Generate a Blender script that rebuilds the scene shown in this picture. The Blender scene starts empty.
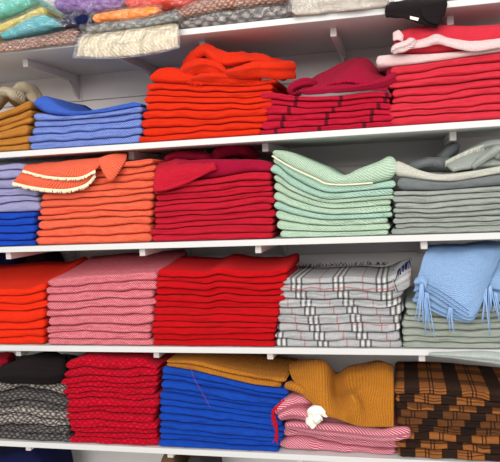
import bpy, math, random
from mathutils import Vector, Matrix, noise

C = bpy.context.scene.collection
SC = bpy.context.scene

# ------------------------------------------------------------------ camera
S = 1.25                                   # metres per fit unit
YAW, PITCH, ROLL, FPX = 0.229594, -0.0711897, -0.0487952, 658.04
CAM = Vector((0.0, -1.729154 * S, 1.5))
_r0 = Vector((math.cos(YAW), math.sin(YAW), 0))
FWD = Vector((-math.sin(YAW) * math.cos(PITCH), math.cos(YAW) * math.cos(PITCH), math.sin(PITCH)))
_u0 = _r0.cross(FWD)
RGT = math.cos(ROLL) * _r0 + math.sin(ROLL) * _u0
UPV = math.cos(ROLL) * _u0 - math.sin(ROLL) * _r0
cd = bpy.data.cameras.new('camera'); cam = bpy.data.objects.new('camera', cd); C.objects.link(cam)
cd.sensor_width = 36; cd.lens = FPX / 500 * 36; cd.clip_start = 0.05
M = Matrix((RGT, UPV, -FWD)).transposed().to_4x4(); M.translation = CAM
cam.matrix_world = M
SC.camera = cam

# ------------------------------------------------------------------ light
w = bpy.data.worlds.new('World'); SC.world = w; w.use_nodes = True
bg = w.node_tree.nodes['Background']; bg.inputs[0].default_value = (1, 0.985, 0.97, 1); bg.inputs[1].default_value = 0.74
def area(name, loc, target, sx, sy, power, col=(1, 0.97, 0.93)):
    l = bpy.data.lights.new(name, 'AREA'); l.shape = 'RECTANGLE'; l.size = sx; l.size_y = sy; l.energy = power; l.color = col
    o = bpy.data.objects.new(name, l); C.objects.link(o); o.location = loc
    o.rotation_euler = (Vector(target) - Vector(loc)).to_track_quat('-Z', 'Y').to_euler()
    return o
area('ceiling_and_fill_lamp', (-0.5, -2.4, 3.0), (-0.3, -0.4, 1.3), 2.2, 0.5, 22)
area('ceiling_and_fill_lamp', (0.3, -4.0, 2.9), (-0.2, -0.3, 1.2), 2.6, 0.9, 62)
area('ceiling_and_fill_lamp', (-0.6, -6.0, 2.7), (-0.3, -0.2, 1.3), 3.0, 1.0, 115)  # unseen fill row, added to send low light into the shelf bays
SC.view_settings.view_transform = 'Standard'
SC.view_settings.look = 'None'
SC.view_settings.gamma = 1.0
SC.view_settings.exposure = -0.08
SC.view_settings.use_curve_mapping = False

# ------------------------------------------------------------------ helpers
D = 0.45                                   # shelf depth (wall at y = 0)
YF = -D
YT = -0.3428 * S                           # front of the top shelf
def P(px, py, y):
    d = FWD + RGT * ((px - 250) / FPX) - UPV * ((py - 231) / FPX)
    return CAM + d * ((y - CAM.y) / d.y)
SHELF_LINE = {k: 1.5 + S * v for k, v in dict(T=0.328141, A=0.0886235, B=-0.132448, C=-0.367924, D=-0.602419).items()}
BOARD = 0.0165
SHELF = {k: v + BOARD for k, v in SHELF_LINE.items()}
MPP = 0.0027                               # metres per pixel near the shelf front

def srgb(r, g, b):
    f = lambda c: c / 12.92 if c <= 0.04045 else ((c + 0.055) / 1.055) ** 2.4
    return (f(r / 255), f(g / 255), f(b / 255), 1)

def mesh_obj(name, verts, faces, mat, parent=None, uvs=None, smooth=True):
    me = bpy.data.meshes.new(name); me.from_pydata([tuple(v) for v in verts], [], faces); me.update()
    if uvs:
        ul = me.uv_layers.new(name='UVMap')
        for l in me.loops: ul.data[l.index].uv = uvs[l.vertex_index]
    if smooth:
        me.polygons.foreach_set('use_smooth', [True] * len(me.polygons))
    me.materials.append(mat)
    o = bpy.data.objects.new(name, me); C.objects.link(o)
    if parent: o.parent = parent
    return o

def tag(o, label=None, cat=None, group=None, kind=None):
    if label: o['label'] = label
    if cat: o['category'] = cat
    if group: o['group'] = group
    if kind: o['kind'] = kind
    return o

class MB:
    def __init__(s): s.v = []; s.f = []; s.uv = []
    def add(s, v, f, uv=None):
        n = len(s.v); s.v += v; s.f += [tuple(i + n for i in q) for q in f]; s.uv += uv or [(p[0], p[2]) for p in v]
        return s
    def box(s, x0, x1, y0, y1, z0, z1):
        v = [(x, y, z) for z in (z0, z1) for y in (y0, y1) for x in (x0, x1)]
        return s.add(v, [(0, 2, 3, 1), (4, 5, 7, 6), (0, 1, 5, 4), (2, 6, 7, 3), (0, 4, 6, 2), (1, 3, 7, 5)])
    def prism(s, pts, x0, x1):             # pts in (y,z)
        n = len(pts); v = [(x0, y, z) for y, z in pts] + [(x1, y, z) for y, z in pts]
        f = [tuple(range(n))[::-1], tuple(range(n, 2 * n))] + [(i, (i + 1) % n, n + (i + 1) % n, n + i) for i in range(n)]
        return s.add(v, f)
    def build(s, name, mat, parent=None, smooth=False): return mesh_obj(name, s.v, s.f, mat, parent, s.uv, smooth)

def bevel(o, wd, seg=2):
    m = o.modifiers.new('bevel', 'BEVEL'); m.width = wd; m.segments = seg; m.limit_method = 'ANGLE'; return o

def cr(p0, p1, p2, p3, t):
    return 0.5 * ((2 * p1) + (p2 - p0) * t + (2 * p0 - 5 * p1 + 4 * p2 - p3) * t * t + (3 * p1 - p0 - 3 * p2 + p3) * t * t * t)
def spline(pts, t):                        # t in 0..1 over list of Vectors / floats
    n = len(pts) - 1
    if n == 0: return pts[0]
    x = min(max(t, 0), 1) * n; i = min(int(x), n - 1); f = x - i
    return cr(pts[max(i - 1, 0)], pts[i], pts[i + 1], pts[min(i + 2, n)], f)
def curve_fn(pts):                         # world (x,z) points -> smooth z(x)
    pts = sorted(pts)
    xs = [p[0] for p in pts]; zs = [p[1] for p in pts]
    def f(x):
        if x <= xs[0]: return zs[0]
        if x >= xs[-1]: return zs[-1]
        i = max(k for k in range(len(xs)) if xs[k] <= x); i = min(i, len(xs) - 2)
        t = (x - xs[i]) / (xs[i + 1] - xs[i])
        m = lambda k: 0 if k <= 0 or k >= len(xs) - 1 else (zs[k + 1] - zs[k - 1]) / (xs[k + 1] - xs[k - 1])
        h = xs[i + 1] - xs[i]; m0, m1 = m(i) * h, m(i + 1) * h
        return (2*t**3 - 3*t*t + 1) * zs[i] + (t**3 - 2*t*t + t) * m0 + (-2*t**3 + 3*t*t) * zs[i + 1] + (t**3 - t*t) * m1
    return f
def pxcurve(pts, y): return curve_fn([(P(a, b, y).x, P(a, b, y).z) for a, b in pts])
def nz(x, y=0.0, z=0.0): return noise.noise(Vector((x, y, z)))

# ------------------------------------------------------------------ materials
MATS = {}
def new_mat(name):
    m = bpy.data.materials.new(name); m.use_nodes = True
    nt = m.node_tree; b = nt.nodes['Principled BSDF']
    return m, nt, b
def N(nt, t, **kw):
    n = nt.nodes.new(t)
    for k, v in kw.items(): setattr(n, k, v)
    return n
def math_n(nt, op, a, b=None, c=None):
    n = N(nt, 'ShaderNodeMath', operation=op)
    for i, q in enumerate((a, b, c)):
        if q is None: continue
        if isinstance(q, (int, float)): n.inputs[i].default_value = q
        else: nt.links.new(q, n.inputs[i])
    return n.outputs[0]
def mixc(nt, fac, a, b):
    n = N(nt, 'ShaderNodeMix', data_type='RGBA')
    for sock, q in ((n.inputs[0], fac), (n.inputs[6], a), (n.inputs[7], b)):
        if isinstance(q, (int, float)): sock.default_value = q
        elif isinstance(q, tuple): sock.default_value = q
        else: nt.links.new(q, sock)
    return n.outputs[2]
def uv_xy(nt):
    t = N(nt, 'ShaderNodeTexCoord'); s = N(nt, 'ShaderNodeSeparateXYZ'); nt.links.new(t.outputs['UV'], s.inputs[0])
    return t.outputs['UV'], s.outputs[0], s.outputs[1]
def band(nt, coord, period, centre, width):  # 1 inside a stripe
    f = math_n(nt, 'FRACT', math_n(nt, 'DIVIDE', coord, period))
    d = math_n(nt, 'ABSOLUTE', math_n(nt, 'SUBTRACT', f, centre))
    return math_n(nt, 'LESS_THAN', d, width / 2)

def plain(name, col, rough=0.95, spec=0.2):
    m, nt, b = new_mat(name); b.inputs['Base Color'].default_value = col; b.inputs['Roughness'].default_value = rough
    b.inputs['Specular IOR Level'].default_value = spec
    MATS[name] = m; return m

def fabric(name, c1, c2=None, kind='plain', freq=260.0, bump=0.7, sheen=0.2):
    m, nt, b = new_mat(name); L = nt.links.new
    c1 = srgb(*c1); c2 = srgb(*c2) if c2 else tuple(min(1, c * 1.25 + 0.004) for c in c1[:3]) + (1,)
    uv, ux, vy = uv_xy(nt)
    tx = N(nt, 'ShaderNodeTexNoise'); tx.inputs['Scale'].default_value = 60; tx.inputs['Detail'].default_value = 4
    mpg = N(nt, 'ShaderNodeMapping'); mpg.inputs['Scale'].default_value = (0.8, 2.2, 1); L(uv, mpg.inputs['Vector']); L(mpg.outputs[0], tx.inputs['Vector'])
    k = 2 * math.pi * freq
    if kind == 'plain':                    # fine twill
        a = math_n(nt, 'SINE', math_n(nt, 'MULTIPLY', math_n(nt, 'ADD', ux, vy), k * 0.7))
        h = math_n(nt, 'MULTIPLY_ADD', a, 0.5, 0.5)
        f = math_n(nt, 'MULTIPLY_ADD', tx.outputs[0], 0.8, math_n(nt, 'MULTIPLY_ADD', h, 0.3, -0.25))
        col = mixc(nt, f, c1, c2)
    elif kind == 'weave':                  # two-coloured basket weave
        a = math_n(nt, 'SINE', math_n(nt, 'MULTIPLY', ux, k)); d = math_n(nt, 'SINE', math_n(nt, 'MULTIPLY', vy, k))
        h = math_n(nt, 'MULTIPLY_ADD', math_n(nt, 'MULTIPLY', a, d), 0.5, 0.5)
        f = math_n(nt, 'ADD', math_n(nt, 'MULTIPLY_ADD', h, 0.9, -0.2), math_n(nt, 'MULTIPLY_ADD', tx.outputs[0], 0.6, -0.2))
        cl = N(nt, 'ShaderNodeClamp'); L(f, cl.inputs[0]); col = mixc(nt, cl.outputs[0], c1, c2)
    elif kind == 'knit':                   # chunky loops with dark gaps
        nd = N(nt, 'ShaderNodeTexNoise'); nd.inputs['Scale'].default_value = 35; L(uv, nd.inputs['Vector'])
        row = math_n(nt, 'MULTIPLY', math_n(nt, 'MULTIPLY_ADD', nd.outputs[0], 0.022, vy), freq)
        sh = math_n(nt, 'MULTIPLY', math_n(nt, 'FLOOR', row), math.pi)
        a = math_n(nt, 'SINE', math_n(nt, 'ADD', math_n(nt, 'MULTIPLY', ux, k * 0.5), sh))
        d = math_n(nt, 'SINE', math_n(nt, 'MULTIPLY', math_n(nt, 'FRACT', row), math.pi))
        h = math_n(nt, 'MULTIPLY', math_n(nt, 'MULTIPLY_ADD', a, 0.5, 0.5), d)
        cl = N(nt, 'ShaderNodeClamp'); L(math_n(nt, 'MULTIPLY_ADD', h, 1.1, math_n(nt, 'MULTIPLY_ADD', tx.outputs[0], 0.5, -0.2)), cl.inputs[0])
        col = mixc(nt, cl.outputs[0], c1, c2)
    elif kind == 'bars':                   # plain cloth with dark narrow bars
        a = math_n(nt, 'SINE', math_n(nt, 'MULTIPLY', math_n(nt, 'ADD', ux, vy), k))
        h = math_n(nt, 'MULTIPLY_ADD', a, 0.5, 0.5)
        base = mixc(nt, tx.outputs[0], c1, tuple(min(1, c * 1.3) for c in c1[:3]) + (1,))
        col = mixc(nt, math_n(nt, 'MULTIPLY', band(nt, ux, 0.115, 0.5, 0.085), 0.85), base, c2)
    elif kind == 'stripes':                # narrow two colour stripes across the width
        a = math_n(nt, 'SINE', math_n(nt, 'MULTIPLY', math_n(nt, 'ADD', math_n(nt, 'MULTIPLY', ux, 0.75), vy), k))
        h = math_n(nt, 'MULTIPLY_ADD', a, 0.5, 0.5)
        cl = N(nt, 'ShaderNodeClamp'); L(math_n(nt, 'MULTIPLY_ADD', a, 0.9, 0.5), cl.inputs[0])
        col = mixc(nt, cl.outputs[0], c1, c2)
    elif kind == 'check':                  # pale scarf, black and white double lines, thin red line
        h = math_n(nt, 'MULTIPLY_ADD', math_n(nt, 'SINE', math_n(nt, 'MULTIPLY', math_n(nt, 'ADD', ux, vy), k)), 0.5, 0.5)
        blk, wht, red = srgb(34, 36, 48), srgb(236, 234, 228), srgb(190, 60, 60)
        base = mixc(nt, tx.outputs[0], c1, c2)
        col = base
        for coord, per, st in ((ux, 0.112, 0.8), (vy, 0.13, 0.25)):
            for c, wd, kc in ((0.27, 0.045, wht), (0.40, 0.045, wht), (0.335, 0.04, blk), (0.21, 0.04, blk), (0.46, 0.04, blk)):
                kk = math_n(nt, 'MULTIPLY', band(nt, coord, per, c, wd), st)
                col = mixc(nt, kk, col, kc)
            col = mixc(nt, math_n(nt, 'MULTIPLY', band(nt, coord, per, 0.9, 0.03), 0.6), col, red)
    elif kind == 'buffalo':                # rust / black / brown plaid
        h = math_n(nt, 'MULTIPLY_ADD', math_n(nt, 'SINE', math_n(nt, 'MULTIPLY', math_n(nt, 'ADD', ux, vy), k)), 0.5, 0.5)
        blk = srgb(20, 17, 19)
        fu = math_n(nt, 'MULTIPLY', band(nt, ux, 0.105, 0.25, 0.37), 0.95)
        fv = math_n(nt, 'MULTIPLY', band(nt, vy, 0.11, 0.25, 0.42), 0.6)
        thin = None
        col = mixc(nt, tx.outputs[0], c1, c2)
        col = mixc(nt, fv, col, blk); col = mixc(nt, fu, col, blk)
        for c in (0.68, 0.76): col = mixc(nt, math_n(nt, 'MULTIPLY', band(nt, ux, 0.105, c, 0.035), 0.85), col, blk)
        for c in (0.68, 0.78): col = mixc(nt, math_n(nt, 'MULTIPLY', band(nt, vy, 0.085, c, 0.04), 0.7), col, blk)
    elif kind == 'rib':                    # ribbed knit
        h = math_n(nt, 'MULTIPLY_ADD', math_n(nt, 'SINE', math_n(nt, 'MULTIPLY', ux, k)), 0.5, 0.5)
        f = math_n(nt, 'MULTIPLY_ADD', tx.outputs[0], 0.5, math_n(nt, 'MULTIPLY', h, 0.5))
        col = mixc(nt, f, c1, c2)
    gn = N(nt, 'ShaderNodeTexNoise'); gn.inputs['Scale'].default_value = 330; gn.inputs['Detail'].default_value = 2; L(uv, gn.inputs['Vector'])
    gv = math_n(nt, 'MULTIPLY_ADD', gn.outputs[0], 0.9, 0.55)
    mm = N(nt, 'ShaderNodeVectorMath', operation='SCALE'); L(col, mm.inputs[0]); L(gv, mm.inputs['Scale']); col = mm.outputs[0]
    L(col, b.inputs['Base Color'])
    b.inputs['Roughness'].default_value = 0.95; b.inputs['Specular IOR Level'].default_value = 0.12
    if sum(c1[:3]) < 0.35 and name not in ('cobalt', 'royal_blue', 'cornflower', 'red', 'crimson', 'maroon'): sheen = 0.04
    b.inputs['Sheen Weight'].default_value = sheen; b.inputs['Sheen Roughness'].default_value = 0.5
    b.inputs['Sheen Tint'].default_value = tuple(min(1, c * 1.2 + 0.1) for c in c1[:3]) + (1,)
    bp = N(nt, 'ShaderNodeBump'); bp.inputs['Strength'].default_value = bump; bp.inputs['Distance'].default_value = 0.003
    hh = math_n(nt, 'ADD', h, math_n(nt, 'MULTIPLY', tx.outputs[0], 1.5)); L(hh, bp.inputs['Height']); L(bp.outputs[0], b.inputs['Normal'])
    MATS[name] = m; return m

def plastic(name='clear_plastic'):
    m, nt, b = new_mat(name); L = nt.links.new
    out = nt.nodes['Material Output']
    tr = N(nt, 'ShaderNodeBsdfTransparent'); gl = N(nt, 'ShaderNodeBsdfGlossy'); gl.inputs['Roughness'].default_value = 0.16
    t = N(nt, 'ShaderNodeTexCoord'); n1 = N(nt, 'ShaderNodeTexNoise'); n1.inputs['Scale'].default_value = 34; n1.inputs['Detail'].default_value = 5
    L(t.outputs['Object'], n1.inputs['Vector'])
    bp = N(nt, 'ShaderNodeBump'); bp.inputs['Strength'].default_value = 1.0; bp.inputs['Distance'].default_value = 0.03
    L(n1.outputs[0], bp.inputs['Height']); L(bp.outputs[0], gl.inputs['Normal'])
    lw = N(nt, 'ShaderNodeLayerWeight'); lw.inputs['Blend'].default_value = 0.3; L(bp.outputs[0], lw.inputs['Normal'])
    f = math_n(nt, 'MULTIPLY_ADD', lw.outputs['Facing'], 0.45, 0.10)
    ms = N(nt, 'ShaderNodeMixShader'); L(f, ms.inputs[0]); L(tr.outputs[0], ms.inputs[1]); L(gl.outputs[0], ms.inputs[2])
    L(ms.outputs[0], out.inputs['Surface'])
    MATS[name] = m; return m

white = plain('white_laminate', srgb(206, 206, 205), 0.5, 0.4)
wallm = plain('grey_wall_panel', srgb(226, 221, 220), 0.8)
brackm = plain('white_bracket_paint', srgb(214, 208, 206), 0.5, 0.4)
floorm, _nt, _b = new_mat('floor_tile')
_t = N(_nt, 'ShaderNodeTexBrick'); _t.inputs['Scale'].default_value = 1.6; _t.offset = 0; _t.inputs['Color1'].default_value = srgb(214, 209, 202); _t.inputs['Color2'].default_value = srgb(206, 201, 194)
_t.inputs['Mortar'].default_value = srgb(130, 126, 120); _t.inputs['Mortar Size'].default_value = 0.01
_o = N(_nt, 'ShaderNodeTexCoord'); _nt.links.new(_o.outputs['Object'], _t.inputs['Vector']); _nt.links.new(_t.outputs['Color'], _b.inputs['Base Color']); _b.inputs['Roughness'].default_value = 0.4
pvc = plastic()

F = fabric
F('mustard', (186, 122, 40), (160, 96, 28), 'rib', 150)
F('mustard_brown', (176, 112, 40), (205, 145, 70), 'plain')
F('beige', (186, 172, 146), None, 'plain')
F('periwinkle', (72, 98, 184), (160, 178, 222), 'weave', 125)
F('cornflower', (44, 78, 170), (80, 116, 204), 'weave', 125)
F('orange_red', (204, 30, 6), (232, 62, 24), 'weave', 150)
F('crimson_bars', (186, 22, 52), (70, 14, 32), 'bars')
F('crimson', (170, 12, 38), (208, 40, 60), 'weave', 130)
F('maroon', (148, 10, 46), (170, 20, 58), 'weave', 130)
F('red_pink', (196, 26, 48), (222, 74, 88), 'weave', 140)
F('blush', (232, 196, 196), (242, 218, 216), 'plain')
F('royal_blue', (22, 66, 178), (34, 86, 204), 'plain')
F('lavender', (150, 148, 192), (176, 174, 210), 'plain')
F('coral', (216, 66, 36), (244, 140, 108), 'weave', 125)
F('cream', (240, 222, 190), None, 'plain')
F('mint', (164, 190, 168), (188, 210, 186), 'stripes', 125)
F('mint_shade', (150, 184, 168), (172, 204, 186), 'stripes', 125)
F('sage_grey', (150, 158, 152), (190, 194, 186), 'plain')
F('dark_grey', (108, 114, 116), (140, 146, 146), 'plain')
F('pale_grey', (196, 196, 184), (222, 220, 208), 'plain')
F('vermilion', (222, 30, 4), (244, 64, 24), 'weave', 150)
F('pink_weave', (186, 40, 66), (240, 178, 184), 'weave', 135)
F('red', (178, 4, 14), (210, 18, 26), 'weave', 150)
F('check_plaid', (172, 175, 180), (206, 205, 203), 'check')
F('sage', (150, 160, 152), (196, 198, 184), 'plain')
F('sky_blue', (132, 168, 212), (164, 192, 228), 'plain')
F('denim_line', (70, 96, 146), None, 'plain')
F('grey_knit', (62, 58, 58), (176, 166, 158), 'knit', 105, 1.0)
F('charcoal_knit', (46, 44, 46), (112, 106, 104), 'knit', 105, 1.0)
F('black_wool', (26, 20, 22), (42, 34, 36), 'plain')
F('red_knit', (158, 2, 28), (208, 12, 44), 'knit', 105, 1.0)
F('cobalt', (10, 52, 148), (30, 90, 202), 'weave', 150)
F('raspberry_stripe', (184, 48, 80), (232, 178, 188), 'stripes', 150)
F('rust_plaid', (138, 80, 36), (182, 114, 58), 'buffalo')
F('navy', (20, 24, 62), (30, 36, 84), 'plain')
F('turquoise', (72, 166, 180), (120, 200, 206), 'weave', 120)
F('aqua', (110, 206, 190), None, 'plain')
F('lemon', (226, 204, 90), (240, 222, 130), 'plain')
F('purple', (120, 84, 150), (150, 120, 176), 'knit', 60)
F('orange', (250, 130, 30), (255, 160, 70), 'knit', 70)
F('grey_cable', (112, 112, 112), (160, 160, 156), 'knit', 70)
F('ivory_knit', (226, 206, 164), (246, 234, 206), 'rib', 90)
F('sage_pale', (170, 180, 176), (204, 208, 200), 'plain')
F('lattice', (120, 70, 56), (206, 164, 142), 'knit', 120)
F('poppy', (226, 60, 40), (240, 90, 66), 'plain')
F('tweed', (70, 66, 66), (170, 160, 156), 'knit', 60)
F('ivory', (214, 204, 190), (236, 228, 216), 'plain')
plain('white_ribbon', srgb(240, 236, 226)); plain('red_thread', srgb(140, 64, 110)); plain('paper_tag', srgb(235, 232, 220))
plain('brown_card', srgb(110, 82, 60)); plain('dark_gap', srgb(60, 54, 56))

# ------------------------------------------------------------------ setting
X0, X1 = -1.9, 1.3
wl = MB(); 
z = 0.0; ph = 0.1475; i = 0
zg = P(120, 98, 0).z                       # a groove of the panelling
zlist = [zg + k * 0.28 for k in range(-8, 8)]
wl.box(X0, X1, 0.012, 0.06, 0, 2.7)
prev = 0
for g in [q for q in zlist if 0.05 < q < 2.65] + [2.7]:
    wl.box(X0, X1, 0.0, 0.012, prev, g - 0.0025 if g < 2.7 else g); prev = g + 0.0025
tag(wl.build('wall_back', wallm), kind='structure')
fl = MB().box(-4, 4, -5, 0.06, -0.05, 0.0).build('floor', floorm); tag(fl, kind='structure')

brackets = {'T': [(25, 60), (115, 49), (202, 40), (333, 24), (450, 10), (570, 2), (-80, 66)], 'A': [(131, 152), (265, 144), (453, 131), (580, 123)],
            'B': [(8, 253), (142, 249), (258, 247), (424, 243), (560, 239)], 'C': [(18, 349), (156, 351), (270, 354), (422, 360), (540, 364)],
            'D': [(28, 448), (170, 454), (300, 457), (430, 462), (560, 465)]}
names = {'T': 'white shelf board at the top carrying the plastic bagged scarves',
         'A': 'white shelf board under the periwinkle, orange-red and striped crimson stacks',
         'B': 'white shelf board under the coral, crimson and mint stacks',
         'C': 'white shelf board under the vermilion, pink weave and grey check stacks',
         'D': 'lowest white shelf board under the red knit and cobalt blue stacks'}
for k in 'TABCD':
    yf = YT if k == 'T' else YF
    e = bpy.data.objects.new('shelf', None); C.objects.link(e); e.location = (-0.3, yf, SHELF_LINE[k])
    tag(e, names[k], 'shelf', 'white wall shelves')
    inv = Matrix.Translation(-Vector(e.location))
    b = MB().box(X0 + 0.02, X1 - 0.02, yf, -0.001, SHELF_LINE[k], SHELF[k]).build('board', white, e); bevel(b, 0.0015)
    b.matrix_parent_inverse = inv
    for (px, py) in brackets[k]:
        bd = 0.09 if k in 'TA' else 0.03; x = P(px, py, yf + bd).x; zt = SHELF_LINE[k] - 0.0003; hw = 0.0085
        m = MB()
        m.prism([(yf + bd, zt), (yf + bd, zt - 0.023), (-0.03, zt - 0.028), (-0.03, zt)], x - hw, x + hw)
        m.prism([(-0.03, zt), (-0.09, zt - 0.024), (-0.03, zt - 0.07), (-0.002, zt - 0.085), (-0.002, zt)], x - hw * .5, x + hw * .5)
        m.box(x - hw * 1.3, x + hw * 1.3, -0.004, -0.0005, zt - 0.09, zt)
        br = m.build('bracket', brackm, e); br.matrix_parent_inverse = inv; bevel(br, 0.001, 1)

# ------------------------------------------------------------------ cloth builders
def slab(name, mat, xl, xr, fb, ft, yf, yb, seed=0, crease=0.0, nu=56, ends=0.55, dzb=0.0, wr=0.0022, slope=0.0, parent=None, uvo=None, nf=15, rnd=0.58, top=True, droop=0.0, yedge=0.0, flat=None):
    """one folded cloth: rounded front fold, rounded ends, follows fb(x) below and ft(x) above.
    dzb lifts (or drops) the back edge's top; slope shifts the front in depth along x."""
    rr = random.Random(seed)
    V = []; UV = []; Fc = []
    ou, ov = uvo if uvo else (rr.uniform(0, 0.3), rr.uniform(0, 0.3))
    nb = 5
    ring = None; cz = rr.uniform(-.35, .35)
    hm = max(0.004, ft((xl + xr) / 2) - fb((xl + xr) / 2))
    dzb = max(dzb, -0.35 * hm)
    for i in range(nu + 1):
        t = i / nu; u = 0.5 - 0.5 * math.cos(math.pi * t); u = 0.55 * u + 0.45 * t
        x = xl + (xr - xl) * u
        zb, zt = fb(x), ft(x)
        h = max(zt - zb, 0.002); mid = (zb + zt) / 2
        re = max(0.006, h * ends)
        dist = min(x - xl, xr - x); e = min(max(dist / re, 0), 1)
        k = math.sqrt(max(0.0, 1 - (1 - e) ** 2)); k = max(k, 0.12)
        rc = 0.009; e2 = min(max(dist / rc, 0), 1); back = rc * (1 - math.sqrt(max(0, 1 - (1 - e2) ** 2))) * 0.7
        loop = []
        arc = 0.0
        ry = min(h * rnd, 0.03)
        y0 = yf + back + slope * (x - xl)
        for j in range(nf):                # front fold, bottom to top
            a = -math.pi / 2 + math.pi * j / (nf - 1)
            sy = math.cos(a); sz = math.sin(a)
            sz = math.copysign(abs(sz) ** 0.7, sz)
            y = y0 + ry * (1 - sy) + crease * h * math.exp(-((sz - cz) / 0.2) ** 2)
            y += wr * 2.4 * nz(x * 24, seed * 3.1, sz * 0.7) * sy + wr * 1.3 * nz(x * 80, seed * 1.7, sz) * sy
            loop.append((x, y, mid + sz * h / 2 * k))
        y1 = y0 + ry
        for j in range(1, nb + 1):         # top going back
            q = j / nb; y = y1 + (yb - 0.006 - y1) * q
            loop.append((x, y, mid + h / 2 * k + max(dzb, -0.4 * h) * q * q ** 0.3 + (-wr * 1.2 * abs(nz(x * 16, y * 16, seed)) * k * min(1, q * 3) if top else 0)))
        loop.append((x, yb, mid + max(dzb, -0.4 * h)))
        for j in range(nb, 0, -1):         # bottom coming forward
            q = j / nb; y = y1 + (yb - 0.006 - y1) * q
            loop.append((x, y, mid - h / 2 * k + (dzb if False else 0.0)))
        if droop:
            loop = [(a, b, c - droop * min(1, max(0, (yedge - b) / 0.02))) for a, b, c in loop]
        if ring is None: ring = len(loop)
        px = None; s = 0
        for p in loop:
            if px: s += (Vector(p) - Vector(px)).length
            px = p; V.append(p); UV.append((x + ou, s + ov))
    for i in range(nu):
        for j in range(ring):
            a = i * ring + j; b = i * ring + (j + 1) % ring
            Fc.append((a, a + ring, b + ring, b))
    Fc.append(tuple(range(ring))); Fc.append(tuple(range(nu * ring, (nu + 1) * ring))[::-1])
    return mesh_obj(name, V, Fc, mat, parent, UV)

ORD = ['first', 'second', 'third', 'fourth', 'fifth', 'sixth', 'seventh', 'eighth', 'ninth', 'tenth']
def ordinal(i, n):
    if i == n - 1: return 'topmost'
    if i == 0: return 'lowest'
    if i < n / 2: return ORD[i] + ' from bottom'
    return ORD[n - 1 - i] + ' from top'

def stack(shelf, n, look, where, group, mat, L, R, top, seed, front=0.004, depth=0.28, back=None, amp=0.3, jx=0.006, jy=0.007,
          base=None, powr=1.0, crease=0.6, ends=0.55, gap=0.0007, name='folded_scarf', cat='scarf', hang=None, weights=None, wr=0.0026, udrift=None, mats=None, slope=0.0, topname=None):
    rr = random.Random(seed)
    yf0 = (YT if shelf == 'T' else YF) + front
    ft = pxcurve(top, yf0)
    if base is None:
        zb0 = SHELF[shelf] + 0.0008; fb = lambda x: zb0
    else: fb = base
    lb, lt = P(L[0], 300, yf0), P(L[1], 300, yf0)
    xlb, xlt = P(*L[0:2], yf0).x, P(*L[2:4], yf0).x
    xrb, xrt = P(*R[0:2], yf0).x, P(*R[2:4], yf0).x
    wts = weights or [rr.uniform(0.8, 1.25) for _ in range(n)]
    tot = sum(wts); W = [0]
    for q in wts: W.append(W[-1] + q / tot)
    dzb_top = 0.0
    if back is not None:
        pb = P(back[0], back[1], yf0 + depth); dzb_top = pb.z - ft(pb.x)
    hmean = (ft((xlb + xrb) / 2) - fb((xlb + xrb) / 2)) / n
    nseed = [rr.uniform(0, 99) for _ in range(n + 1)]
    def bound(i):
        w_ = W[i] ** powr
        a = 0 if i in (0, n) else amp * hmean
        def f(x):
            return fb(x) + (ft(x) - fb(x)) * w_ + a * (nz(x * 7, nseed[i]) * 1.2 + nz(x * 22, nseed[i], 5) * 0.7)
        return f
    objs = []
    for i in range(n):
        b0, b1 = bound(i), bound(i + 1)
        wm = (W[i] + W[i + 1]) / 2
        xl = xlb + (xlt - xlb) * wm + rr.uniform(-jx, jx); xr = xrb + (xrt - xrb) * wm + rr.uniform(-jx, jx) - 0.004; xl -= 0.007
        yj = rr.uniform(-jy, jy) if i else 0
        m = mats[i] if mats else mat
        o = slab(name, MATS[m], xl, xr, lambda x, f=b0: f(x) + gap, lambda x, f=b1: f(x) - gap, yf0 + yj + 0.002, yf0 + depth + rr.uniform(-.008, .008), seed * 100 + i,
                 crease=(rr.uniform(0.10, 0.26) if rr.random() < crease else 0), dzb=dzb_top if i == n - 1 else 0.0, ends=ends, wr=wr, slope=slope, top=(i == n - 1),
                 uvo=(0.03 + udrift * i + rr.uniform(-.006, .006), rr.uniform(0, .3)) if udrift is not None else None)
        tag(o, f"{look}, {ordinal(i, n)} {where}", cat, group)
        objs.append(o)
    return objs, ft, yf0, (xlt, xrt)

def grid_from(rows, nu, nv):
    """bicubic surface through rows of world points"""
    out = []
    for i in range(nv + 1):
        cols = []
        t = i / nv
        for c in range(nu + 1):
            s = c / nu
            line = [spline(r, s) for r in rows]
            cols.append(spline(line, t))
        out.append(cols)
    return out
def wv(rows, yf): return [[P(a, b, yf + d) for a, b, d in r] for r in rows]

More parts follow.
